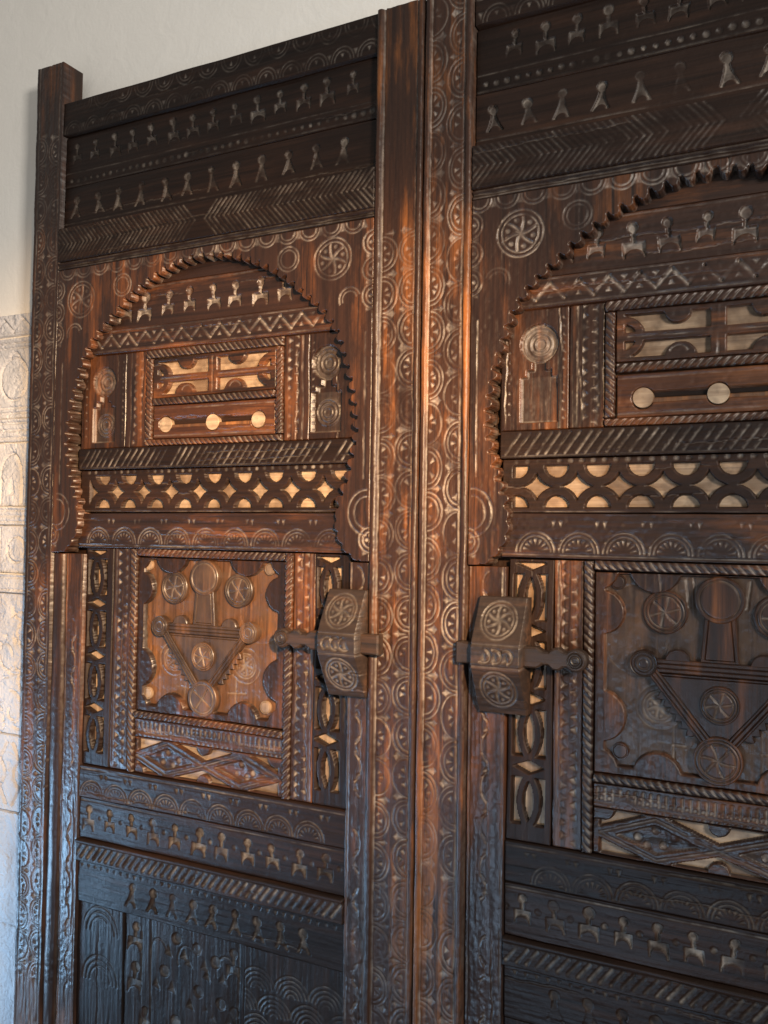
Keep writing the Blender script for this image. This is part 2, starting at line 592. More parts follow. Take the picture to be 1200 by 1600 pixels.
def disc(name, c, r, y, thick, mat, parent, kind='rosette', n=6, swirl=0.4, rot=0.0):
    """a round appliqué with a carved face"""
    s = LEAF.s
    NA, RR = 72, np.array([0.03, 0.1, 0.18, 0.26, 0.34, 0.42, 0.5, 0.58, 0.64, 0.68, 0.72, 0.78, 0.82, 0.85, 0.88, 0.92, 0.96, 1.0, 1.0]) * r
    V, W, Dd = [], [], []
    for k, q in enumerate(RR):
        for i in range(NA):
            a = 2 * math.pi * i / NA
            h = 0.0
            if k < len(RR) - 1:
                t = q / r
                g = 0.0
                if kind == 'rosette':
                    if t < 0.7:
                        an = a + rot + swirl * t
                        d = q * abs(math.sin(n / 2 * an)) / (n / 2)
                        g = max(0, 1 - d / 0.0026)
                    g = max(g, 1 - abs(t - 0.72) / 0.05, 1 - abs(t - 0.88) / 0.04)
                elif kind == 'rings':
                    g = max(0, 1 - abs(((t * 4.0) % 1.0) - 0.5) / 0.22) if t > 0.15 else 0
                elif kind == 'cross':
                    d = min(q * abs(math.sin(a + rot)), q * abs(math.cos(a + rot)))
                    g = max(0, 1 - d / 0.0026) if t < 0.72 else 0
                    g = max(g, 1 - abs(t - 0.8) / 0.06)
                elif kind == 'plain':
                    g = max(0, 1 - abs(t - 0.82) / 0.05)
                g = max(0, g)
                h = -0.0022 * g - (0.0012 if k == len(RR) - 2 else 0)
                Dd.append(0.5 * g)
                yy = y - h
            else:
                Dd.append(0)
                yy = y + thick
            W.append(0.7 if k == len(RR) - 2 else 0.0)
            V.append((s * (c[0] + q * math.cos(a)), yy - Y0, c[1] + q * math.sin(a)))
    Fc = [tuple(range(NA))]
    for k in range(len(RR) - 1):
        for i in range(NA):
            j = (i + 1) % NA
            Fc.append((k * NA + j, k * NA + i, (k + 1) * NA + i, (k + 1) * NA + j))
    if s < 0:
        Fc = [f[::-1] for f in Fc]
    o = new_obj(name, V, Fc, mat, parent)
    for nm, arr in (('wear', W), ('dust', Dd)):
        at = o.data.attributes.new(nm, 'FLOAT', 'POINT')
        at.data.foreach_set('value', np.array(arr, dtype=np.float32))
    return o


def s_circle(c, r):
    return lambda U, V: np.hypot(U - c[0], V - c[1]) - r


def s_rect(u0, u1, v0, v1):
    cu, cv, hu, hv = (u0 + u1) / 2, (v0 + v1) / 2, (u1 - u0) / 2, (v1 - v0) / 2
    return lambda U, V: np.maximum(np.abs(U - cu) - hu, np.abs(V - cv) - hv)


def poly_sdf(pts):
    P = np.array(pts)
    Q = np.roll(P, -1, 0)

    def f(U, V):
        sh = U.shape
        x, y = U.ravel(), V.ravel()
        best = np.full(x.shape, 1e9)
        ins = np.zeros(x.shape, bool)
        for (ax, ay), (bx, by) in zip(P, Q):
            dx, dy = bx - ax, by - ay
            t = np.clip(((x - ax) * dx + (y - ay) * dy) / (dx * dx + dy * dy + 1e-14), 0, 1)
            d = (x - ax - t * dx) ** 2 + (y - ay - t * dy) ** 2
            np.minimum(best, d, out=best)
            if ay != by:
                cr = ((ay > y) != (by > y)) & (x < dx * (y - ay) / dy + ax)
                ins ^= cr
        d = np.sqrt(best)
        return np.where(ins, -d, d).reshape(sh)
    return f


def smooth_curve(pts, n=12):
    """Catmull-Rom through points"""
    P = np.array([pts[0]] + list(pts) + [pts[-1]], float)
    out = []
    for i in range(1, len(P) - 2):
        p0, p1, p2, p3 = P[i - 1], P[i], P[i + 1], P[i + 2]
        for k in range(n):
            t = k / n
            out.append(0.5 * ((2 * p1) + (-p0 + p2) * t + (2 * p0 - 5 * p1 + 4 * p2 - p3) * t * t + (-p0 + 3 * p1 - 3 * p2 + p3) * t ** 3))
    out.append(P[-2])
    return np.array(out)


# ------------------------------------------------------------------ carved patterns


def scallop_columns(b, uL, uR, v0, v1, period, phase, jit):
    """two facing columns of double half-rounds with chip-cut petals"""
    w = uR - uL
    for side in (0, 1):
        sg = 1 if side == 0 else -1
        rng = (-90, 90) if side == 0 else (90, 270)
        ue = uL if side == 0 else uR
        vc = v0 + (phase + 0.17 * side) * period
        while vc < v1:
            a, bb = w * 0.49 * jit.uniform(0.88, 1.04), period * 0.455 * jit.uniform(0.92, 1.05)
            c = (ue + jit.uniform(-0.0012, 0.0012), vc)
            dd = jit.uniform(0.55, 1.2)
            tl = jit.uniform(-7, 7)
            b.arc(c, a, bb, rng[0] + tl, rng[1] + tl, hw=0.0024, depth=0.0028 * dd, dust=0.5 * dd)
            if jit.random() < 0.85:
                b.arc(c, a * jit.uniform(0.70, 0.80), bb * 0.76, rng[0] + tl, rng[1] + tl, hw=0.0022, depth=0.0024 * dd, dust=0.45 * dd)
            for an in (-52, 0, 52):
                if jit.random() < 0.12:
                    continue
                t = math.radians(an + jit.uniform(-9, 9))
                px, py = math.cos(t) * a * sg, math.sin(t) * bb
                tip = (c[0] + px * 0.14, vc + py * 0.2)
                q = jit.uniform(0.5, 0.64)
                k = jit.uniform(0.13, 0.2)
                n_ = (-math.sin(t) * a * k * sg, math.cos(t) * bb * k)
                b.chip(tip, (c[0] + px * q + n_[0], vc + py * q + n_[1]), (c[0] + px * q - n_[0], vc + py * q - n_[1]), 0.0042 * dd, 0.7 * dd)
            vm = vc + period * 0.5
            k = jit.uniform(0.7, 1.2)
            b.chip((c[0] + sg * 0.002, vm), (c[0] + sg * a * 0.75, vm + bb * 0.22 * k), (c[0] + sg * a * 0.75, vm - bb * 0.22 * k), 0.0038, 0.6 * k)
            b.chip((c[0] + sg * a * 0.98, vm), (c[0] + sg * a * 0.62, vm + bb * 0.3 * k), (c[0] + sg * a * 0.62, vm - bb * 0.3 * k), 0.0034, 0.55 * k)
            vc += period * jit.uniform(0.96, 1.04)


def figure(b, u, vh, depth=0.007, dust=0.7, k=1.0, jit=random):
    """cut figure: round head, thin neck, arched body; each one a little different"""
    k *= jit.uniform(0.86, 1.1)
    r, w, h = 0.0085 * k * jit.uniform(0.85, 1.1), 0.0155 * k * jit.uniform(0.88, 1.08), 0.0235 * k
    u += jit.uniform(-0.003, 0.003)
    vh += jit.uniform(-0.0015, 0.0015)
    tilt = jit.uniform(-0.12, 0.12)
    d = dust * jit.uniform(0.35, 1.15)
    depth *= jit.uniform(0.6, 1.1)
    vb = vh - 0.021 * k
    box_ = (u - w - 0.01, u + w + 0.01, vb - h - 0.01, vh + 0.02)

    def f(U, V):
        x = U - u - tilt * (V - vb)
        y = V - vb
        head = np.hypot(x, V - vh) - r
        neck = np.maximum(np.abs(x) - 0.0028 * k, np.maximum(-0.002 - y, V - vh))
        body = np.maximum(np.maximum(np.abs(x) - w, np.maximum(y, -h - y)), -(np.hypot(x, y + h) - w * 0.88))
        return np.minimum(np.minimum(head, neck), body)
    b.cut(f, box_, depth, dust=d)


def teardrop(b, u, vt, vb, depth=0.006, dust=0.7, jit=random):
    """keyhole cut with a splayed foot"""
    u += jit.uniform(-0.003, 0.003)
    vt += jit.uniform(-0.002, 0.002)
    vb += jit.uniform(-0.003, 0.002)
    d = dust * jit.uniform(0.3, 1.15)
    depth *= jit.uniform(0.5, 1.1)
    r = 0.0085 * jit.uniform(0.8, 1.1)
    tilt = jit.uniform(-0.15, 0.15)

    def f(U, V):
        x = U - u - tilt * (V - vt)
        t = (vt - 0.014 - V) / (vt - 0.014 - vb)
        w = 0.0035 + 0.0115 * np.clip(t, 0, 1) ** 1.6
        foot = np.maximum(np.maximum(np.abs(x) - w, np.maximum(V - (vt - 0.012), vb - V)), -(np.hypot(x, V - vb) - 0.009))
        return np.minimum(np.hypot(x, V - vt + r) - r, foot)
    b.cut(f, (u - 0.03, u + 0.03, vb - 0.005, vt + 0.01), depth, dust=d)


def rope(name, u0, u1, v0, v1, y, parent, mat='h', pitch=0.0125, horizontal=True, flip=1, thick=0.012, h=0.004, dust=0.6):
    b = Board(name, u0, u1, v0, v1, y, thick, mat)
    if horizontal:
        b.bead_h((v0 + v1) / 2, (v1 - v0) / 2, h)
        k = b.U + flip * (b.V - v0) * 0.9
    else:
        b.bead_v((u0 + u1) / 2, (u1 - u0) / 2, h)
        k = b.V + flip * (b.U - u0) * 0.9
    d = np.abs((k / pitch) % 1.0 - 0.5)
    t = np.clip(1 - d / 0.24, 0, 1)
    n = 0.6 + 0.4 * np.sin(k * 37 + u0 * 50) * np.sin(k * 91)
    b.H -= 0.0042 * t
    b.D = np.maximum(b.D, dust * t * n)
    return b.build(parent)


def zigzag_rail(b, v0, v1, pitch, jit, dust=0.6):
    u0, u1 = b.b[0], b.b[1]
    n = int((u1 - u0) / pitch)
    off = u0 + ((u1 - u0) - n * pitch) / 2
    h = v1 - v0
    for k in range(n):
        a = off + k * pitch
        d = dust * jit.uniform(0.5, 1.2)
        b.seg((a, v0), (a + pitch / 2, v1), 0.0042, 0.0042, d)
        b.seg((a + pitch / 2, v1), (a + pitch, v0), 0.0042, 0.0042, d)
        m = a + pitch / 2
        b.chip((m, v0 + h * 0.42), (m - pitch * 0.14, v0 + 0.001), (m + pitch * 0.14, v0 + 0.001), 0.0042, d)
        b.chip((a, v1 - h * 0.38), (a - pitch * 0.14, v1), (a + pitch * 0.14, v1), 0.0042, d)


def zigzag_strip(b, uc, hw, pitch, jit, dust=0.65):
    """upright strip with a row of chip triangles down each side"""
    v0, v1 = b.b[2], b.b[3]
    n = int((v1 - v0) / pitch)
    for k in range(n):
        v = v0 + (k + 0.5) * (v1 - v0) / n
        d = dust * jit.uniform(0.4, 1.2)
        b.chip((uc - hw * 0.05, v), (uc - hw, v - pitch * 0.42), (uc - hw, v + pitch * 0.42), 0.0045, d)
        v += pitch / 2
        b.chip((uc + hw * 0.05, v), (uc + hw, v - pitch * 0.42), (uc + hw, v + pitch * 0.42), 0.0045, d * 0.9)


def fans(b, vc, r, us, jit, up=1):
    for u in us:
        d = 0.5 * jit.uniform(0.5, 1.2)
        rg = (0, 180) if up > 0 else (180, 360)
        b.arc((u, vc), r, None, *rg, hw=0.0026, depth=0.0026, dust=d)
        b.arc((u, vc), r * 0.8, None, *rg, hw=0.0022, depth=0.002, dust=d)
        for i in range(7):
            a = math.radians(15 + 25 * i) * up
            ca, sa = math.cos(a), math.sin(a)
            q, t = r * 0.68, r * 0.3
            b.chip((u + ca * t, vc + sa * t), (u + ca * q - sa * 0.0032, vc + sa * q + ca * 0.0032), (u + ca * q + sa * 0.0032, vc + sa * q - ca * 0.0032), 0.003, d)


# ------------------------------------------------------------------ the door leaf


def build_leaf(label, s, xc, ui, us, vis, seed, P):
    global LEAF
    root = bpy.data.objects.new('door_leaf', None)
    scene.collection.objects.link(root)
    root.location = (xc, Y0, 0)
    root['label'] = label
    root['category'] = 'door leaf'
    root['group'] = 'leaves of the carved double door'
    LEAF = Leaf(root, s, xc, vis, seed)
    J = LEAF.rng
    BOT = 0.03
    ul, upv = -0.409, -0.489

    # solid core behind the carved boards
    slab('core_board', ul - 0.01, us - 0.004, BOT, 2.52, 0.040, 0.056, 'dark_v', root)

    # pivot stile with the post end standing above the rails
    b = Board('pivot_stile', upv, ul, BOT, 2.627, 0.0, 0.056, 'v')
    scallop_columns(b, upv + 0.012, ul - 0.012, 0.35, 2.45, 0.066, 0.3, J)
    b.line_v(upv + 0.009)
    b.line_v(ul - 0.009)
    w = b.V > 2.5
    b.build(root)

    # meeting stile
    b = Board('closing_stile', ui, us, BOT, 2.535 if s > 0 else 2.545, 0.0, 0.052, 'stile_v')
    e0, e1 = ui + 0.018, us - 0.014
    b.bead_v(ui + 0.007, 0.0062, 0.005)
    b.bead_v(us - 0.006, 0.0058, 0.005)
    scallop_columns(b, e0, e1, 0.45, P['stop'], P['sper'], P['sph'], J)
    b.line_v(e0 - 0.002, 0.0022, 0.0028, 0.5)
    b.line_v(e1 + 0.002, 0.0022, 0.0028, 0.5)
    b.build(root)

    # header rail along the upper edge
    b = Board('header_rail', ul, ui, 2.460, 2.533, 0.004, 0.04, 'dark_h')
    k = 0
    u = ul + 0.03
    while u < ui:
        b.arc((u, 2.464), 0.024, 0.026, 0, 180, dust=0.35)
        b.arc((u, 2.464), 0.017, 0.019, 0, 180, dust=0.3)
        b.arc((u + 0.028, 2.529), 0.024, 0.026, 180, 360, dust=0.35)
        b.arc((u + 0.028, 2.529), 0.017, 0.019, 180, 360, dust=0.3)
        b.chip((u, 2.468), (u - 0.005, 2.479), (u + 0.005, 2.479), 0.003, 0.45)
        b.chip((u + 0.028, 2.525), (u + 0.023, 2.514), (u + 0.033, 2.514), 0.003, 0.45)
        b.chip((u + 0.028, 2.466), (u + 0.022, 2.482), (u + 0.034, 2.482), 0.003, 0.45)
        u += 0.056
    b.build(root)

    # upper figure board and its bead row
    b = Board('figure_board', ul, ui, 2.347, 2.460, 0.013, 0.03, 'dark_h')
    u = P['t1']
    while u < ui - 0.02:
        if u > ul + 0.02:
            figure(b, u, 2.438, 0.006, 0.50, 0.92, J)
        u += 0.0525
    u = ul + 0.02
    while u < ui - 0.01:
        r = 0.0055 * J.uniform(0.7, 1.2)
        b.dot((u, 2.363 + J.uniform(-0.001, 0.001)), r, 0.004, 0.5 * J.uniform(0.5, 1.2))
        u += 0.0185
    b.line_h(2.380, dust=0.15)
    b.line_h(2.352, dust=0.15)
    b.build(root)

    b = Board('keyhole_board', ul, ui, 2.255, 2.347, 0.013, 0.03, 'dark_h')
    u = -0.007 - 0.0605 * 6
    while u < ui - 0.015:
        if u > ul + 0.015:
            teardrop(b, u, 2.326, 2.279, 0.006, 0.55, J)
        u += 0.0605
    b.line_h(2.268, dust=0.15)
    b.build(root)

    # herringbone rail, strokes meeting at mid-leaf, and its double fillet
    b = Board('herringbone_rail', ul, ui, 2.181, 2.255, -0.004, 0.04, 'dark_h')
    uc, vm = -0.02, 2.218
    k = ul - 0.05
    while k < ui + 0.05:
        for sg in (1, -1):
            if (k - uc) * sg > -0.003:
                continue
            d = J.uniform(0.05, 0.55) * P['herr']
            b.seg((k, vm), (k - sg * 0.030, 2.252), 0.0025, 0.0026 * (0.4 + 0.6 * P['herr']), d)
            b.seg((k, vm), (k - sg * 0.030, 2.184), 0.0025, 0.0026 * (0.4 + 0.6 * P['herr']), d)
        k += 0.0115
    b.build(root)
    b = Board('fillet', ul, ui, 2.164, 2.181, -0.001, 0.036, 'dark_h')
    b.line_h(2.1725, 0.004, 0.005, 0.1)
    b.D = np.maximum(b.D, 0.55 * np.clip(1 - np.abs(b.V - 2.167) / 0.002, 0, 1))
    b.D = np.maximum(b.D, 0.5 * np.clip(1 - np.abs(b.V - 2.179) / 0.002, 0, 1))
    b.build(root)

    # ---------------------------------------------------------- scalloped horseshoe arch
    cx = P['acx']
    half = [(0, 2.152), (.04, 2.149), (.08, 2.140), (.12, 2.126), (.16, 2.107), (.2, 2.082), (.24, 2.049), (.275, 2.02), (.297, 1.995), (.318, 1.962), (.336, 1.908), (.348, 1.864), (.356, 1.812),
            (.357, 1.783), (.352, 1.752), (.345, 1.72), (.332, 1.680), (.322, 1.655), (.316, 1.630), (.320, 1.597), (.342, 1.567), (.368, 1.553)]
    cv = smooth_curve(half, 14)
    seg = np.hypot(*np.diff(cv, axis=0).T)
    arc = np.concatenate([[0], np.cumsum(seg)])
    tot = arc[-1]
    pitch = 0.0235
    ss = np.arange(0, tot, 0.0014)
    px, py = np.interp(ss, arc, cv[:, 0]), np.interp(ss, arc, cv[:, 1])
    tx, ty = np.gradient(px), np.gradient(py)
    tl = np.hypot(tx, ty)
    nx, ny = ty / tl, -tx / tl          # towards the outside of the arch when walking down the right side
    ph = (ss / pitch) % 1.0
    fade = np.clip((2.2 - 0) * (1.64 - py) / -0.02, 0, 1)
    tooth = np.sqrt(np.clip(1 - ((ph - 0.6) / 0.4) ** 2, 0, 1)) * 0.0118
    tooth = np.where(py < 1.655, tooth * 0.35, tooth)
    nx, ny = -nx, -ny
    rx, ry = px - nx * tooth, py - ny * tooth
    rp = list(zip(cx + rx, ry))
    lp = list(zip(cx - rx, ry))[::-1]
    poly = lp[:-1] + rp + [(cx + 0.368, 1.50), (cx - 0.368, 1.50)]
    asdf = poly_sdf(poly)
    b = Board('arch_board', ul, ui, 1.553, 2.164, -0.001, 0.038, 'v')
    # scallops hanging from the upper edge and standing against both sides
    u = ul + 0.03
    while u < ui - 0.012:
        d = J.uniform(0.35, 0.7)
        b.arc((u, 2.161), 0.0215, 0.020, 180, 360, hw=0.0026, depth=0.0028, dust=d)
        b.arc((u, 2.161), 0.015, 0.0135, 180, 360, hw=0.0024, depth=0.0024, dust=d)
        b.chip((u + 0.0235, 2.161), (u + 0.017, 2.146), (u + 0.030, 2.146), 0.003, d)
        u += 0.047
    for side, ue in ((1, ui), (-1, ul)):
        v = 2.12
        while v > 1.57:
            d = J.uniform(0.3, 0.65)
            rg = (90, 270) if side > 0 else (-90, 90)
            if v > 1.98 or v < 1.60:
                b.arc((ue, v), 0.021, 0.022, *rg, hw=0.0026, depth=0.0028, dust=d)
                b.arc((ue, v), 0.013, 0.014, *rg, hw=0.0024, depth=0.0024, dust=d)
                b.dot((ue - side * 0.006, v), 0.004, 0.003, d)
                b.chip((ue - side * 0.002, v - 0.024), (ue - side * 0.015, v - 0.019), (ue - side * 0.015, v - 0.029), 0.003, d)
            v -= 0.048
    for sg, rc in ((1, P['rosr']), (-1, P['rosl'])):
        b.rosette(rc, 0.0385, 6, 0.35 * sg, 0.0032)
        b.arc((cx + sg * 0.205, 2.112), 0.023, hw=0.0026, depth=0.0026, dust=0.45)
        b.arc((cx + sg * 0.205, 2.112), 0.0165, hw=0.0022, depth=0.002, dust=0.4)
        b.arc((cx + sg * 0.338, 2.022), 0.0215, None, 20, 200, hw=0.0026, depth=0.0026, dust=0.5)
        b.arc((cx + sg * 0.338, 2.022), 0.015, None, 20, 200, hw=0.0022, depth=0.002, dust=0.4)
        b.seg((cx + sg * 0.371, 1.96), (cx + sg * 0.371, 1.70), 0.002, 0.0022, 0.4)
        rg = (90, 270) if sg > 0 else (-90, 90)
        b.arc((cx + sg * 0.378, 1.640), 0.036, 0.04, *rg, hw=0.0026, depth=0.0026, dust=0.55)
        b.arc((cx + sg * 0.378, 1.640), 0.024, 0.028, *rg, hw=0.0022, depth=0.0022, dust=0.45)
    b.cut(asdf, (ul, ui, 1.5, 2.17), 0.034, ramp=0.0015)

    b.cull = 0.0335
    b.build(root)

    # border boards below the arch
    for (nm, a0, a1) in (('border_board', -0.372, -0.322), ('border_board', 0.322, ui)):
        b = Board(nm, a0, a1, BOT, 1.553, 0.008, 0.03, 'v')
        v = 1.52
        m = (a0 + a1) / 2
        while v > 0.5:
            d = J.uniform(0.2, 0.6)
            if J.random() < 0.75:
                b.arc((m - 0.006, v), 0.013, 0.024, -80, 80, hw=0.0026, depth=0.003, dust=d)
                b.arc((m + 0.008, v - 0.03), 0.011, 0.02, 100, 260, hw=0.0024, depth=0.0026, dust=d)
                b.chip((m, v - 0.03), (m - 0.009, v - 0.04), (m + 0.006, v - 0.042), 0.003, d)
            v -= 0.066
        b.line_v(a0 + 0.005, dust=0.2)
        b.line_v(a1 - 0.005, dust=0.2)
        b.build(root)
    b = Board('moulding', ul, -0.372, BOT, 1.553, 0.010, 0.03, 'v', step=1.6)
    b.bead_v((ul - 0.372) / 2, 0.017, 0.010)
    b.build(root)

    # ---------------------------------------------------------- field inside the arch
    slab('arch_head_board', -0.30, 0.30, 2.112, 2.16, 0.024, 0.040, 'h', root)
    b = Board('figure_rail', -0.315, 0.315, 2.024, 2.112, 0.020, 0.02, 'h')
    sp, u = P['fsp'], P['f0']
    while u < 0.29:
        if u > -0.27:
            figure(b, u, 2.0865, 0.009, 0.8, 1.0, J)
        u += sp
    b.line_h(2.107, dust=0.2)
    b.build(root)
    b = Board('zigzag_rail', -0.345, 0.335, 1.974, 2.024, 0.014, 0.026, 'h')
    zigzag_rail(b, 1.987, 2.013, 0.0475, J)
    b.line_h(2.020, 0.0018, 0.002, 0.2)
    b.line_h(1.979, 0.0018, 0.002, 0.2)
    b.build(root)

    # panels with the round and stepped cut-outs
    sb = slab('backing_board', -0.36, 0.345, 1.772, 1.975, 0.031, 0.040, 'orange_v', root)
    for sg in (1, -1):
        a0, a1 = sorted((sg * 0.225, sg * 0.352 if sg < 0 else 0.340))
        b = Board('keyhole_panel', a0, a1, 1.775, 1.974, 0.019, 0.02, 'v')
        c = P['dc'] * sg if sg > 0 else -0.286
        b.cut(s_circle((c, 1.917), 0.0315), (c - 0.04, c + 0.04, 1.87, 1.96), 0.0105, dust=0.3)
        b.cut(s_rect(c - 0.0105, c + 0.0105, 1.86, 1.895), (c - 0.03, c + 0.03, 1.85, 1.90), 0.009)
        b.cut(s_rect(c - 0.021, c + 0.021, 1.85, 1.874), (c - 0.04, c + 0.04, 1.84, 1.88), 0.009)
        b.cut(s_rect(c - 0.031, c + 0.031, 1.788, 1.863), (c - 0.05, c + 0.05, 1.77, 1.88), 0.009, dust=0.1)
        for (cc, rr) in ((((c, 1.917), 0.028), ((c, 1.826), 0.024)) if s > 0 else (((c, 1.917), 0.028),)):
            for q in (1.0, 0.66, 0.36):
                def f(U, V, cc=cc, rr=rr, q=q):
                    return np.abs(np.hypot(U - cc[0], V - cc[1]) - rr * q)
                w = b.win(cc[0] - rr - .004, cc[0] + rr + .004, cc[1] - rr - .004, cc[1] + rr + .004)
                t = np.clip(1 - f(b.U[w], b.V[w]) / 0.003, 0, 1)
                b.H[w] += 0.0032 * t
                b.D[w] = np.maximum(b.D[w], 0.45 * t)
        w0 = a0 if sg > 0 else a1
        v = 1.79
        while v < 1.965:
            b.chip((w0 + sg * 0.004, v), (w0 + sg * 0.010, v + 0.008), (w0 + sg * 0.010, v + 0.002), 0.0035, 0.5)
            v += 0.0135
        e = a1 if sg > 0 else a0
        v = 1.80
        while v < 1.965:
            b.chip((e - sg * 0.02, v), (e - sg * 0.015, v + 0.008), (e - sg * 0.013, v + 0.001), 0.003, 0.35)
            v += 0.017
        b.build(root)
        a0, a1 = sorted((sg * 0.168, sg * 0.225))
        b = Board('zigzag_strip', a0, a1, 1.775, 1.974, 0.019, 0.02, 'v')
        zigzag_strip(b, (a0 + a1) / 2 - sg * 0.006, 0.0125, 0.0165, J)
        b.line_v((a0 + a1) / 2 + sg * 0.014, dust=0.2)
        b.build(root)

    # centre window: rope frame, fretted lights, dumb-bell board
    rope('rope_moulding', -0.168, 0.168, 1.956, 1.974, 0.016, root, flip=1)
    rope('rope_moulding', -0.150, 0.150, 1.858, 1.874, 0.016, root, flip=1)
    rope('rope_moulding', -0.168, 0.168, 1.775, 1.789, 0.016, root, flip=1)
    for sg in (1, -1):
        a0, a1 = sorted((sg * 0.151, sg * 0.168))
        rope('rope_moulding', a0, a1, 1.789, 1.956, 0.016, root, 'v', horizontal=False, flip=-sg)
    slab('pale_backing', -0.15, 0.15, 1.873, 1.957, 0.0285, 0.0308, 'pale_h', root)
    b = Board('fretted_window', -0.151, 0.151, 1.874, 1.956, 0.018, 0.011, 'h')

    def fret(U, V):
        hole = np.full(U.shape, 1.0)
        for (x0, x1) in ((-0.138, -0.0115), (0.0115, 0.138)):
            for (z0, z1) in ((1.882, 1.906), (1.921, 1.948)):
                hole = np.minimum(hole, s_rect(x0, x1, z0, z1)(U, V))
        solid = np.full(U.shape, 1.0)
        for x in (-0.066, 0.058):
            solid = np.minimum(solid, np.hypot(U - x, V - 1.951) - 0.0205)
            solid = np.minimum(solid, np.hypot(U - x + 0.004, V - 1.879) - 0.0235)
        for x in (-0.140, 0.140):
            q = np.hypot(U - x, V - 1.9135)
            solid = np.minimum(solid, np.maximum(q - 0.033, 0.020 - q))
        return np.maximum(hole, -solid)
    b.cut(fret, (-0.15, 0.15, 1.874, 1.956), 0.016, ramp=0.0011)
    b.seg((-0.13, 1.9135), (-0.015, 1.9135), 0.0024, 0.003, 0.2)
    b.seg((0.015, 1.9135), (0.13, 1.9135), 0.0024, 0.003, 0.2)
    b.seg((0, 1.88), (0, 1.95), 0.0022, 0.0024, 0.2)
    for x in (-0.062, 0.056):
        b.arc((x, 1.882), 0.014, None, 20, 160, hw=0.0022, depth=0.0022, dust=0.4)
    b.cull = 0.0155
    b.build(root)
    b = Board('slotted_board', -0.150, 0.150, 1.789, 1.858, 0.020, 0.011, 'red_h')
    b.cut(s_rect(-0.118, 0.118, 1.8125, 1.8285), (-0.13, 0.13, 1.80, 1.84), 0.0105, ramp=0.0011)
    for x in (-0.1185, 0.0, 0.1095):
        b.cut(s_circle((x, 1.819), 0.0168), (x - 0.03, x + 0.03, 1.79, 1.85), 0.0105, ramp=0.0011)
    b.line_h(1.796, dust=0.3)
    b.line_h(1.851, dust=0.2)
    b.cull = 0.010
    sl = b.build(root)
    sb2 = slab('slot_backing', -0.14, 0.14, 1.8100, 1.8185, 0.0225, 0.0308, 'orange_v', root)  # orange strip painting the lit lower half of the slot
    slab('slot_floor', -0.14, 0.14, 1.8186, 1.8310, 0.0302, 0.0308, 'dark_h', root)  # dark strip painting the upper rim's shadow inside the slot
    for x in (-0.1185, 0.0, 0.1095):
        disc('boss', (x, 1.819), 0.0158, 0.0205, 0.010, 'pale_h', root, kind='smooth')

    # hatched rail
    b = Board('hatched_rail', -0.349, 0.338, 1.729, 1.775, 0.011, 0.029, 'dark_h')
    u = -0.33
    while u < 0.33:
        if J.random() < 0.93:
            d = J.uniform(0.15, 1.0)  # paler strokes, white glints painted into the cuts
            x = u + J.uniform(-0.002, 0.002)
            b.seg((x - s * 0.012, 1.736), (x + s * 0.012, 1.769), 0.0026, 0.0028, d)
        u += 0.0165
    b.line_h(1.733, 0.0018, 0.002, 0.2)
    b.build(root)

    # openwork rail of half moons and four-pointed stars
    slab('pale_backing', -0.34, 0.33, 1.641, 1.727, 0.0275, 0.040, 'pale_h', root)
    b = Board('openwork_rail', -0.345, 0.335, 1.640, 1.729, 0.0165, 0.012, 'dark_h')
    cs = [P['m0'] + P['msp'] * k for k in range(-6, 7)]
    cs = [c for c in cs if -0.325 < c < 0.318]

    def moon(U, V):
        R, r = P['mR'], 0.0200
        hole = np.full(U.shape, 1.0)
        ast = np.maximum(np.abs(V - 1.6835) - 0.034, 0) * 1.0
        ast = s_rect(-0.318, 0.312, 1.648, 1.718)(U, V)
        for c in [cs[0] - P['msp']] + cs + [cs[-1] + P['msp']]:
            for vc in (1.718, 1.6485):
                q = np.hypot(U - c, V - vc)
                ast = np.maximum(ast, R - q)
                hole = np.minimum(hole, np.maximum(q - r, np.maximum(V - 1.717, 1.6495 - V)))
        hole = np.minimum(hole, ast)
        return np.maximum(hole, s_rect(-0.322, 0.316, 1.645, 1.722)(U, V))
    b.cut(moon, (-0.33, 0.325, 1.641, 1.727), 0.014, ramp=0.0011)
    u = -0.32
    while u < 0.32:
        b.dot((u, 1.724), 0.0042, 0.003, 0.55 * J.uniform(0.2, 1.2))
        u += 0.018
    b.line_h(1.643, 0.0015, 0.0015, 0.3)
    b.cull = 0.0135
    b.build(root)

    # fan rail
    b = Board('fan_rail', -0.345, 0.335, 1.566, 1.640, 0.014, 0.026, 'h')
    fans(b, 1.577, 0.0315, [-0.006 + 0.0705 * k for k in range(-4, 5)], J)
    b.line_h(1.572, 0.0022, 0.0028, 0.4)
    u = -0.33 + 0.0705 / 2
    for k in range(-4, 4):
        x = -0.006 + 0.0705 * (k + 0.5)
        b.chip((x - 0.006, 1.615), (x - 0.010, 1.627), (x - 0.002, 1.627), 0.003, 0.5)
        b.chip((x + 0.006, 1.615), (x + 0.002, 1.627), (x + 0.010, 1.627), 0.003, 0.5)
    b.build(root)

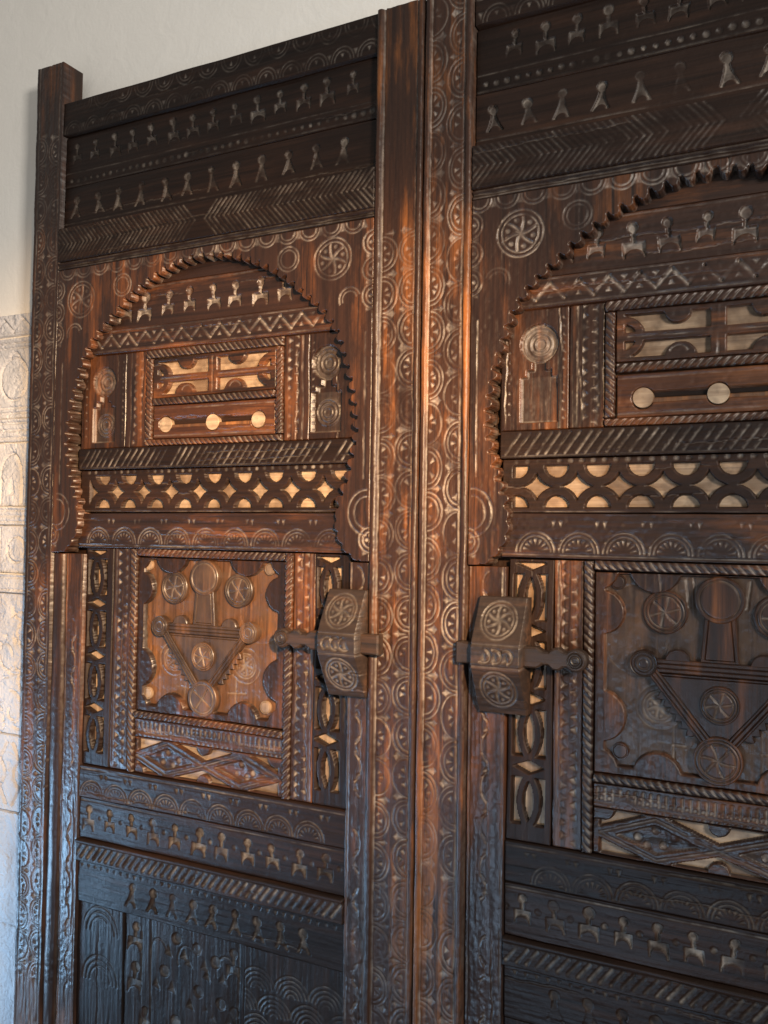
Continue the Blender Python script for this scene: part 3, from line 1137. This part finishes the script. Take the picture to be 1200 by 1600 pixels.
    # ---------------------------------------------------------- lower field
    for sg in (1, -1):
        a0, a1 = sorted((sg * 0.246, sg * 0.322))
        slab('pale_backing', a0 + 0.004, a1 - 0.004, 1.112, 1.562, 0.0285, 0.040, 'pale_v', root)
        b = Board('openwork_panel', a0, a1, 1.110, 1.566, 0.016, 0.012, 'dark_v')
        m = P['lu'] if sg > 0 else -0.2915
        cvs = [1.504, 1.395, 1.285, 1.175]

        def lens(U, V):
            hole = np.full(U.shape, 1.0)
            x = U - m
            for c in cvs:
                y = V - c
                rad = 0.066
                q1 = np.hypot(np.abs(x) + (rad - 0.0085), y) - rad
                ring = np.hypot(np.abs(x) + (0.075 - 0.0205), y) - 0.075
                inner = np.maximum(q1, np.abs(y) - 0.032)
                outer = np.maximum(np.maximum(-ring, np.abs(x) - 0.0275), np.abs(y) - 0.0375)
                hole = np.minimum(hole, np.minimum(inner, outer))
            for d in (1.4495, 1.340, 1.230, 1.559):
                y = np.abs(V - d)
                hole = np.minimum(hole, (np.abs(x) * 0.42 + y - 0.0108) * 0.9)
            return np.maximum(hole, s_rect(a0 + 0.006, a1 - 0.006, 1.118, 1.560)(U, V))
        b.cut(lens, (a0, a1, 1.112, 1.564), 0.015, ramp=0.0011)
        b.cull = 0.0145
        b.build(root)
        a0, a1 = sorted((sg * 0.198, sg * 0.246))
        b = Board('zigzag_strip', a0, a1, 1.110, 1.566, 0.018, 0.02, 'v')
        zigzag_strip(b, (a0 + a1) / 2 - sg * 0.002, 0.0135, 0.019, J)
        b.line_v((a0 + a1) / 2 + sg * 0.016, dust=0.2)
        b.build(root)
        a0, a1 = sorted((sg * 0.181, sg * 0.198))
        rope('rope_moulding', a0, a1, 1.110, 1.566, 0.016, root, 'v', horizontal=False, flip=-sg, pitch=0.0135)
    rope('rope_moulding', -0.181, 0.181, 1.549, 1.566, 0.016, root, flip=-1)
    rope('rope_moulding', -0.181, 0.181, 1.221, 1.236, 0.016, root, flip=-1)

    # medallion: scalloped frame over worn wood with applied pieces
    mb = Board('medallion_board', -0.176, 0.176, 1.240, 1.548, 0.0300, 0.010, P['medmat'])
    for sg in (1, -1):
        mb.arc((sg * 0.088 - 0.005, 1.345), 0.034, hw=0.0024, depth=0.002, dust=0.4)
        mb.rosette((sg * 0.088 - 0.005, 1.345), 0.024, 6, 0.3)
        mb.arc((sg * 0.12, 1.46), 0.05, 0.07, hw=0.002, depth=0.0016, dust=0.3)
        mb.seg((sg * 0.04, 1.50), (sg * 0.045, 1.54), 0.003, 0.003, 0.5)
        mb.seg((sg * 0.062, 1.26), (sg * 0.062, 1.32), 0.0024, 0.002, 0.45)
        mb.seg((sg * 0.045, 1.29), (sg * 0.085, 1.292), 0.0024, 0.002, 0.45)
    mb = mb.build(root)
    b = Board('medallion_frame', -0.181, 0.181, 1.236, 1.549, 0.020, 0.010, 'v')

    def opening(U, V):
        hole = s_rect(-0.164, 0.164, 1.250, 1.546)(U, V)
        x = np.abs(U + 0.003)
        for (cu, cv_, r) in ((0.092, 1.558, 0.040), (0.172, 1.486, 0.034), (0.176, 1.325, 0.041), (0.088, 1.240, 0.037), (0.0, 1.236, 0.026), (0.182, 1.556, 0.036), (0.182, 1.240, 0.036)):
            hole = np.maximum(hole, r - np.hypot(x - cu, V - cv_))
        return hole
    b.cut(opening, (-0.18, 0.18, 1.238, 1.549), 0.012, ramp=0.0011)
    b.cull = 0.0115
    b.build(root)
    mx = P['mx']
    mm = P['appmat']
    for sg in (1, -1):
        disc('rosette', (mx + sg * 0.079, 1.490), 0.033, 0.0225, 0.009, mm, mb, n=6, swirl=0.2 * sg, rot=J.uniform(0, 1))
        disc('stud', (mx + sg * 0.109, 1.411), 0.0205, 0.0150, 0.016, mm, mb, kind='rings')
        th = np.linspace(0, math.pi, 17)
        plate('half_disc', [(mx + sg * 0.060 + 0.018 * math.cos(t), 1.417 + 0.018 * math.sin(t)) for t in th], 0.0195, 0.012, mm, mb)
        # slanting arm of the V with a notched outer edge
        p, q = (mx + sg * 0.100, 1.404), (mx + sg * 0.010, 1.292)
        L_ = math.hypot(q[0] - p[0], q[1] - p[1])
        tx, ty = (q[0] - p[0]) / L_, (q[1] - p[1]) / L_
        nx, ny = -ty, tx
        hw = 0.0075
        plate('slanting_arm', [(p[0] + nx * hw, p[1] + ny * hw), (p[0] - nx * hw, p[1] - ny * hw), (q[0] - nx * hw, q[1] - ny * hw), (q[0] + nx * hw, q[1] + ny * hw)], 0.0165, 0.014, mm, mb, groove_in=0.0028)
        o = -sg if nx * sg > 0 else sg
        zz = []
        ox, oy = (nx, ny) if nx * sg > 0 else (-nx, -ny)
        for i in range(13):
            t = 0.25 + 0.55 * i / 12
            e = 0.012 + (0.008 if i % 2 else 0.0)
            zz.append((p[0] + tx * L_ * t + ox * e, p[1] + ty * L_ * t + oy * e))
        t0, t1 = 0.25, 0.80
        zz += [(p[0] + tx * L_ * t1 + ox * 0.004, p[1] + ty * L_ * t1 + oy * 0.004), (p[0] + tx * L_ * t0 + ox * 0.004, p[1] + ty * L_ * t0 + oy * 0.004)]
        plate('notched_strip', zz, 0.0215, 0.009, mm, mb)
        disc('corner_boss', (mx + sg * 0.150, 1.533), 0.0115, 0.0245, 0.006, P['bossmat'], mb, kind='plain')
        disc('corner_boss', (mx + sg * 0.145, 1.272), 0.0125, 0.0245, 0.006, P['bossmat'], mb, kind='plain')
    # funnel board between the arms, cross bar, stem with round head, round pieces
    plate('funnel_board', [(mx - 0.088, 1.398), (mx + 0.088, 1.398), (mx + 0.014, 1.300), (mx - 0.014, 1.300)], 0.0205, 0.010, mm, mb, groove_in=0.004)
    plate('cross_bar', [(mx - 0.1, 1.399), (mx + 0.1, 1.399), (mx + 0.1, 1.419), (mx - 0.1, 1.419)], 0.0185, 0.012, mm, mb, groove_in=0.005)
    plate('stem', [(mx - 0.027, 1.419), (mx + 0.027, 1.419), (mx + 0.021, 1.495), (mx - 0.021, 1.495)], 0.0190, 0.011, mm, mb, groove_in=0.006)
    disc('stem_head', (mx, 1.512), 0.0345, 0.0165, 0.014, mm, mb, kind='plain')
    disc('rosette', (mx, 1.357), 0.028, 0.0165, 0.010, mm, mb, n=6, swirl=0.3)
    disc('rosette', (mx + 0.002, 1.276), 0.035, 0.0155, 0.015, mm, mb, kind=P['lowkind'], n=6, rot=0.6)

    # comb rail
    b = Board('comb_rail', -0.181, 0.181, 1.183, 1.221, 0.018, 0.02, 'h')
    u = -0.172
    while u < 0.174:
        d = J.uniform(0.2, 0.75)
        b.seg((u, 1.196), (u, 1.213), 0.0028, 0.0036, d)
        b.dot((u + 0.0055, 1.1985), 0.0032, 0.003, d)
        b.dot((u + 0.004, 1.186), 0.003, 0.0026, d * 0.8)
        u += 0.0115
    b.line_h(1.1915, 0.0015, 0.002, 0.2)
    b.build(root)

    # lozenge board
    slab('pale_backing', -0.178, 0.178, 1.112, 1.181, 0.0285, 0.040, 'pale_h', root)
    b = Board('lozenge_board', -0.181, 0.181, 1.110, 1.183, 0.018, 0.011, 'h')
    node_t = [(-0.176, 1.145), (-0.094, 1.177), (-0.004, 1.145), (0.086, 1.177), (0.170, 1.145)]
    node_b = [(-0.176, 1.145), (-0.097, 1.116), (-0.004, 1.145), (0.084, 1.116), (0.170, 1.145)]

    def linedist(U, V):
        best = np.full(U.shape, 1.0)
        for nn in (node_t, node_b):
            for p, q in zip(nn[:-1], nn[1:]):
                dx, dy = q[0] - p[0], q[1] - p[1]
                t = np.clip(((U - p[0]) * dx + (V - p[1]) * dy) / (dx * dx + dy * dy), 0, 1)
                best = np.minimum(best, np.hypot(U - p[0] - t * dx, V - p[1] - t * dy))
        return best

    def inside(U, V):
        k = np.where(U < -0.004, -0.094, 0.086)
        a = np.where(U < -0.004, 0.085, 0.086)
        return np.abs(U - k) / a + np.abs(V - 1.146) / 0.031 - 1

    def lozhole(U, V):
        hole = np.maximum(0.0085 - linedist(U, V), s_rect(-0.172, 0.170, 1.114, 1.180)(U, V))
        tab = np.minimum(np.hypot(U + 0.004, V - 1.112) - 0.016, np.hypot(U + 0.004, V - 1.181) - 0.016)
        tab = np.minimum(tab, np.minimum(np.hypot(U + 0.172, V - 1.112) - 0.018, np.hypot(U - 0.165, V - 1.181) - 0.018))
        return np.maximum(np.maximum(hole, -tab), -inside(U, V) * 0.03)
    box = (-0.18, 0.18, 1.110, 1.183)
    b.cut(lambda U, V: np.maximum(0.0085 - linedist(U, V), inside(U, V) * 0.03), box, 0.005, ramp=0.0011)
    b.cut(lozhole, box, 0.014, ramp=0.0011)
    b.groove(linedist, box, 0.0024, 0.0024, 0.3)
    for k in (-0.094, 0.086):
        for (x, y) in ((0.0, 0.014), (0.026, 0.0), (-0.012, -0.006), (0.012, -0.01)):
            b.dot((k + x, 1.146 + y), 0.0062, 0.003, 0.7 * J.uniform(0.3, 1.1))
    b.cull = 0.0135
    b.build(root)

    # scale rail
    b = Board('scale_rail', -0.322, 0.322, 1.043, 1.110, 0.010, 0.03, 'dark_h')
    fans(b, 1.048, 0.0315, [-0.287 + 0.0665 * k for k in range(0, 10) if -0.287 + 0.0665 * k < 0.30], J)
    u = -0.287 + 0.033
    while u < 0.3:
        b.chip((u - 0.007, 1.083), (u - 0.012, 1.096), (u - 0.001, 1.096), 0.004, 0.6 * J.uniform(0.4, 1.2))
        b.chip((u + 0.007, 1.083), (u + 0.001, 1.096), (u + 0.012, 1.096), 0.004, 0.6 * J.uniform(0.4, 1.2))
        u += 0.0665
    b.line_h(1.103, 0.002, 0.0024, 0.45)
    b.build(root)

    # lower figure board
    b = Board('figure_board', -0.322, 0.322, 0.958, 1.043, 0.012, 0.03, 'dark_h')
    u = P['g0']
    while u < 0.31:
        if u > -0.31:
            figure(b, u, 1.0185, 0.0065, 1.0, 0.95, J)
            b.dot((u + P['gsp'] / 2, 1.004), 0.0048, 0.003, 0.4 * J.uniform(0.1, 1.2))
        u += P['gsp']
    b.line_h(1.036, 0.002, 0.002, 0.3)
    b.build(root)

    # slanted-stroke rail
    b = Board('stroke_rail', -0.322, 0.322, 0.912, 0.958, 0.004, 0.036, 'dark_h')
    b.bead_h(0.9535, 0.0045, 0.003)
    u = -0.315
    while u < 0.315:
        x = u + J.uniform(-0.001, 0.001)
        d = J.uniform(0.25, 0.8)  # pale stroke tone stands in for glints
        b.seg((x - s * 0.008, 0.922), (x + s * 0.010, 0.945), 0.0038, 0.0042, d)
        u += 0.0168
    b.build(root)

    # lowest panels: row of chips, keyholes, then rosette boards
    b = Board('keyhole_board', -0.322, 0.322, 0.826, 0.912, 0.012, 0.03, 'dark_h')
    u = -0.31
    while u < 0.31:
        b.chip((u, 0.896), (u - 0.005, 0.906), (u + 0.005, 0.906), 0.0035, 0.5 * J.uniform(0.2, 1.2))
        u += 0.018
    u = -0.168
    while u < 0.26:
        teardrop(b, u, 0.887, 0.841, 0.006, 0.6, J)
        u += 0.0505
    b.build(root)
    slab('lower_core', -0.322, 0.322, BOT, 0.826, 0.030, 0.040, 'dark_v', root)
    edges = [-0.322, -0.195, 0.105, 0.322]
    for k in range(3):
        a0, a1 = edges[k], edges[k + 1]
        b = Board('carved_panel', a0, a1, BOT, 0.826, 0.016 + 0.003 * (k % 2), 0.018, 'dark_v')
        m = (a0 + a1) / 2
        if k == 0:
            for vc in (0.80, 0.70, 0.58, 0.46):
                for q in (0.048, 0.038, 0.028):
                    b.arc((m, vc - 0.03), q, q * 1.1, 0, 180, hw=0.0024, depth=0.0024, dust=0.15)
        elif k == 2:
            row = 0
            vc = 0.79
            while vc > 0.4:
                for c in range(-1, 3):
                    x = a0 + 0.03 + 0.075 * c + 0.0375 * (row % 2)
                    for q in (0.040, 0.032, 0.024, 0.016, 0.008):
                        b.arc((x, vc - 0.04), q, None, 10, 170, hw=0.0022, depth=0.0022, dust=0.18)
                vc -= 0.043
                row += 1
        else:
            for (x, vc) in ((-0.06, 0.80), (-0.01, 0.79), (0.035, 0.775), (-0.09, 0.73), (-0.005, 0.71), (0.05, 0.70), (-0.06, 0.64), (0.03, 0.61)):
                b.cut(s_circle((x, vc), 0.011), (x - 0.03, x + 0.03, vc - 0.03, vc + 0.03), 0.005, dust=0.35)
                b.chip((x + 0.02, vc - 0.012), (x + 0.032, vc - 0.04), (x + 0.008, vc - 0.036), 0.006, 0.45)
                b.chip((x - 0.02, vc - 0.014), (x - 0.008, vc - 0.04), (x - 0.03, vc - 0.036), 0.006, 0.4)
            for (x, vc) in ((-0.165, 0.80), (0.08, 0.80), (-0.165, 0.72), (0.085, 0.69), (-0.14, 0.64)):
                figure(b, x, vc, 0.006, 0.4, 1.1, J)
            for x in (-0.105, -0.035, 0.06):
                b.arc((x, 0.76), 0.022, 0.03, 20, 200, hw=0.0024, depth=0.0026, dust=0.2)
            for x in (-0.15, -0.125, 0.09):
                b.line_v(x, 0.003, 0.003, 0.12)
        b.build(root)

    # ---------------------------------------------------------- wooden lock and its bolt
    lu0, lu1 = P['lock']
    b = Board('wooden_lock', lu0, lu1, 1.315, 1.505, -0.004, 0.02, 'lock')
    tent = np.clip((0.096 - np.abs(b.V - 1.412)) / (0.096 - 0.017), 0, 1)
    b.H += 0.042 * tent
    m = (lu0 + lu1) / 2
    b.rosette((m, 1.467), 0.0295, 6, 0.5 * s, 0.0026)
    b.rosette((m, 1.358), 0.0295, 6, -0.4 * s, 0.0026)
    b.line_h(1.4295, 0.0022, 0.003, 0.3)
    b.line_h(1.3945, 0.0022, 0.003, 0.3)
    for k in range(3):
        x = lu0 + (lu1 - lu0) * (0.28 + 0.22 * k)
        b.arc((x, 1.412), 0.011, None, 30 + 40 * k, 250 + 30 * k, hw=0.003, depth=0.004, dust=0.55)
        b.chip((x, 1.42), (x + 0.008, 1.402), (x - 0.006, 1.402), 0.004, 0.6)
    lk = b.build(root)
    o = []
    prof = [(0.398, 0.0175), (0.380, 0.0175), (0.30, 0.0165), (0.262, 0.0165), (0.252, 0.0105), (0.243, 0.0105), (0.236, 0.0165), (0.227, 0.0175), (0.219, 0.012), (0.2145, 0.0115)]
    top = [(a, 1.412 + h) for a, h in prof]
    th = np.linspace(0.7, 2 * math.pi - 0.7, 22)
    kn = [(0.200 + 0.0175 * math.cos(t), 1.412 + 0.0175 * math.sin(t)) for t in th]
    bot = [(a, 1.412 - h) for a, h in prof[::-1]]
    bt = plate('bolt', top + kn + bot, -0.024, 0.020, 'lock', lk, bev=0.003)
    disc('bolt_knob_ring', (0.200, 1.412), 0.0125, -0.0262, 0.004, 'lock', lk, kind='rings')
    return root


PL_L = dict(herr=1.0, mR=0.0372, stop=2.13, sper=0.0705, sph=0.35, t1=-0.163 - 0.0525 * 4, acx=-0.018, rosr=(0.283, 2.100), rosl=(-0.338, 2.094), fsp=0.0575, f0=-0.005 - 0.0575 * 5,
            dc=0.262, m0=0.008, msp=0.0722, lu=0.275, medmat='orange_v', appmat='medal_v', bossmat='pale_v', mx=-0.010, lowkind='cross', g0=-0.293, gsp=0.0573, lock=(0.289, 0.366))
PL_R = dict(herr=0.4, mR=0.0355, stop=2.56, sper=0.0775, sph=0.1, t1=-0.363, acx=0.003, rosr=(0.302, 2.096), rosl=(-0.330, 2.094), fsp=0.054, f0=0.0195 - 0.054 * 6,
            dc=0.275, m0=-0.021, msp=0.0662, lu=0.285, medmat='medal_v', appmat='v', bossmat='v', mx=-0.004, lowkind='rosette', g0=0.2925 - 0.053 * 11, gsp=0.053, lock=(0.281, 0.364))
build_leaf('carved dark wooden door leaf at left, whole width shown, post end rising above its corner', 1, -0.461, 0.367, 0.460, (-0.5, 0.5), 11, PL_L)
build_leaf('carved dark wooden door leaf at right, cut off by the edge of the photo', -1, 0.478, 0.388, 0.477, (-0.10, 0.5), 23, PL_R)

# ------------------------------------------------------------------ wall, carved plaster dado, floor
WY = 0.078


def structure(name, verts, faces, mat):
    o = new_obj(name, verts, faces, mat, None)
    o['kind'] = 'structure'
    return o


def box(x0, x1, y0, y1, z0, z1):
    V = [(x, y, z) for z in (z0, z1) for y in (y0, y1) for x in (x0, x1)]
    return V, [(0, 2, 3, 1), (4, 5, 7, 6), (0, 1, 5, 4), (2, 6, 7, 3), (0, 4, 6, 2), (1, 3, 7, 5)]


structure('wall', *box(-2.6, 2.4, WY, WY + 0.15, 0.0, 3.3), 'wall')
structure('floor', *box(-2.6, 2.4, -3.2, WY, -0.1, 0.0), 'floor')

dado = bpy.data.objects.new('plaster_dado', None)
scene.collection.objects.link(dado)
dado['kind'] = 'structure'
dado.location = (-1.0, Y0, 0)
LEAF = Leaf(dado, 1, 0, (-0.26, 0.2), 5)
J = LEAF.rng
DX0, DX1 = -1.1, 0.13


def dboard(name, v0, v1, y):
    bd = Board(name, DX0, DX1, v0, v1, y, WY - y + 0.02, 'stucco', step=1.4)
    # fine weathered scrollwork over the whole course
    for k in range(int((v1 - v0) * 420)):
        x, z, q = J.uniform(-0.27, 0.12), J.uniform(v0, v1), J.uniform(0.006, 0.016)
        a = J.uniform(-180, 180)
        bd.arc((x, z), q, q * J.uniform(0.6, 1.4), a, a + J.uniform(70, 170), hw=0.003, depth=0.0013)
    return bd



b = dboard('zigzag_course', 2.055, 2.105, 0.062)
zigzag_rail(b, 2.066, 2.094, 0.062, J, 0)
b.line_h(2.061, 0.003, 0.003)
b.build(dado)
b = dboard('panel_course', 1.862, 2.052, 0.068)
u = -1.06
while u < 0.1:
    for e in (0.0, 0.012):
        for p, q in (((u + e, 1.875 + e), (u + 0.16 - e, 1.875 + e)), ((u + e, 2.04 - e), (u + 0.16 - e, 2.04 - e)), ((u + e, 1.875 + e), (u + e, 2.04 - e)), ((u + 0.16 - e, 1.875 + e), (u + 0.16 - e, 2.04 - e))):
            b.seg(p, q, 0.004, 0.005)
    b.arc((u + 0.08, 1.955), 0.045, 0.05, hw=0.005, depth=0.006)
    b.arc((u + 0.08, 1.955), 0.03, 0.062, 40, 140, hw=0.004, depth=0.005)
    u += 0.18
b.build(dado)
b = dboard('lined_course', 1.806, 1.860, 0.062)
for v in (1.815, 1.833, 1.85):
    b.line_h(v, 0.004, 0.004)
b.build(dado)
b = dboard('arcaded_course', 1.656, 1.804, 0.068)
u = -1.05
while u < 0.1:
    b.arc((u, 1.72), 0.035, 0.06, 0, 180, hw=0.005, depth=0.006)
    b.seg((u - 0.035, 1.72), (u - 0.035, 1.665), 0.005, 0.006)
    b.seg((u + 0.035, 1.72), (u + 0.035, 1.665), 0.005, 0.006)
    b.chip((u, 1.74), (u - 0.015, 1.68), (u + 0.015, 1.68), 0.008)
    u += 0.088
b.build(dado)
b = dboard('lined_course', 1.612, 1.654, 0.062)
for v in (1.62, 1.633, 1.646):
    b.line_h(v, 0.003, 0.003)
b.build(dado)
b = dboard('panel_course', 1.500, 1.610, 0.068)
u = -1.05
while u < 0.1:
    b.seg((u, 1.515), (u, 1.6), 0.004, 0.005)
    b.chip((u + 0.02, 1.555), (u + 0.05, 1.58), (u + 0.05, 1.53), 0.006)
    b.arc((u + 0.055, 1.555), 0.03, 0.03, hw=0.004, depth=0.005)
    u += 0.085
b.build(dado)
b = dboard('lined_course', 1.455, 1.498, 0.062)
b.line_h(1.462, 0.003, 0.004)
b.line_h(1.491, 0.003, 0.004)
b.build(dado)
b = dboard('arabesque_course', 1.130, 1.453, 0.068)
for k in range(260):
    x, z, r_ = J.uniform(-1.08, 0.12), J.uniform(1.15, 1.44), J.uniform(0.012, 0.04)
    a = J.uniform(0, 360)
    b.arc((x, z), r_, r_ * J.uniform(0.6, 1.3), a - 180, a - 180 + J.uniform(80, 190), hw=0.005, depth=0.0035)
b.build(dado)
b = dboard('star_course', 0.955, 1.128, 0.066)
u = -1.05
while u < 0.1:
    b.seg((u, 1.11), (u + 0.08, 0.97), 0.005, 0.005)
    b.seg((u + 0.08, 1.11), (u, 0.97), 0.005, 0.005)
    b.arc((u + 0.04, 1.04), 0.035, hw=0.005, depth=0.005)
    u += 0.1
b.build(dado)
slabn = dboard('plain_course', 0.0, 0.953, 0.064)
slabn.line_h(0.70, 0.003, 0.004)
slabn.build(dado)
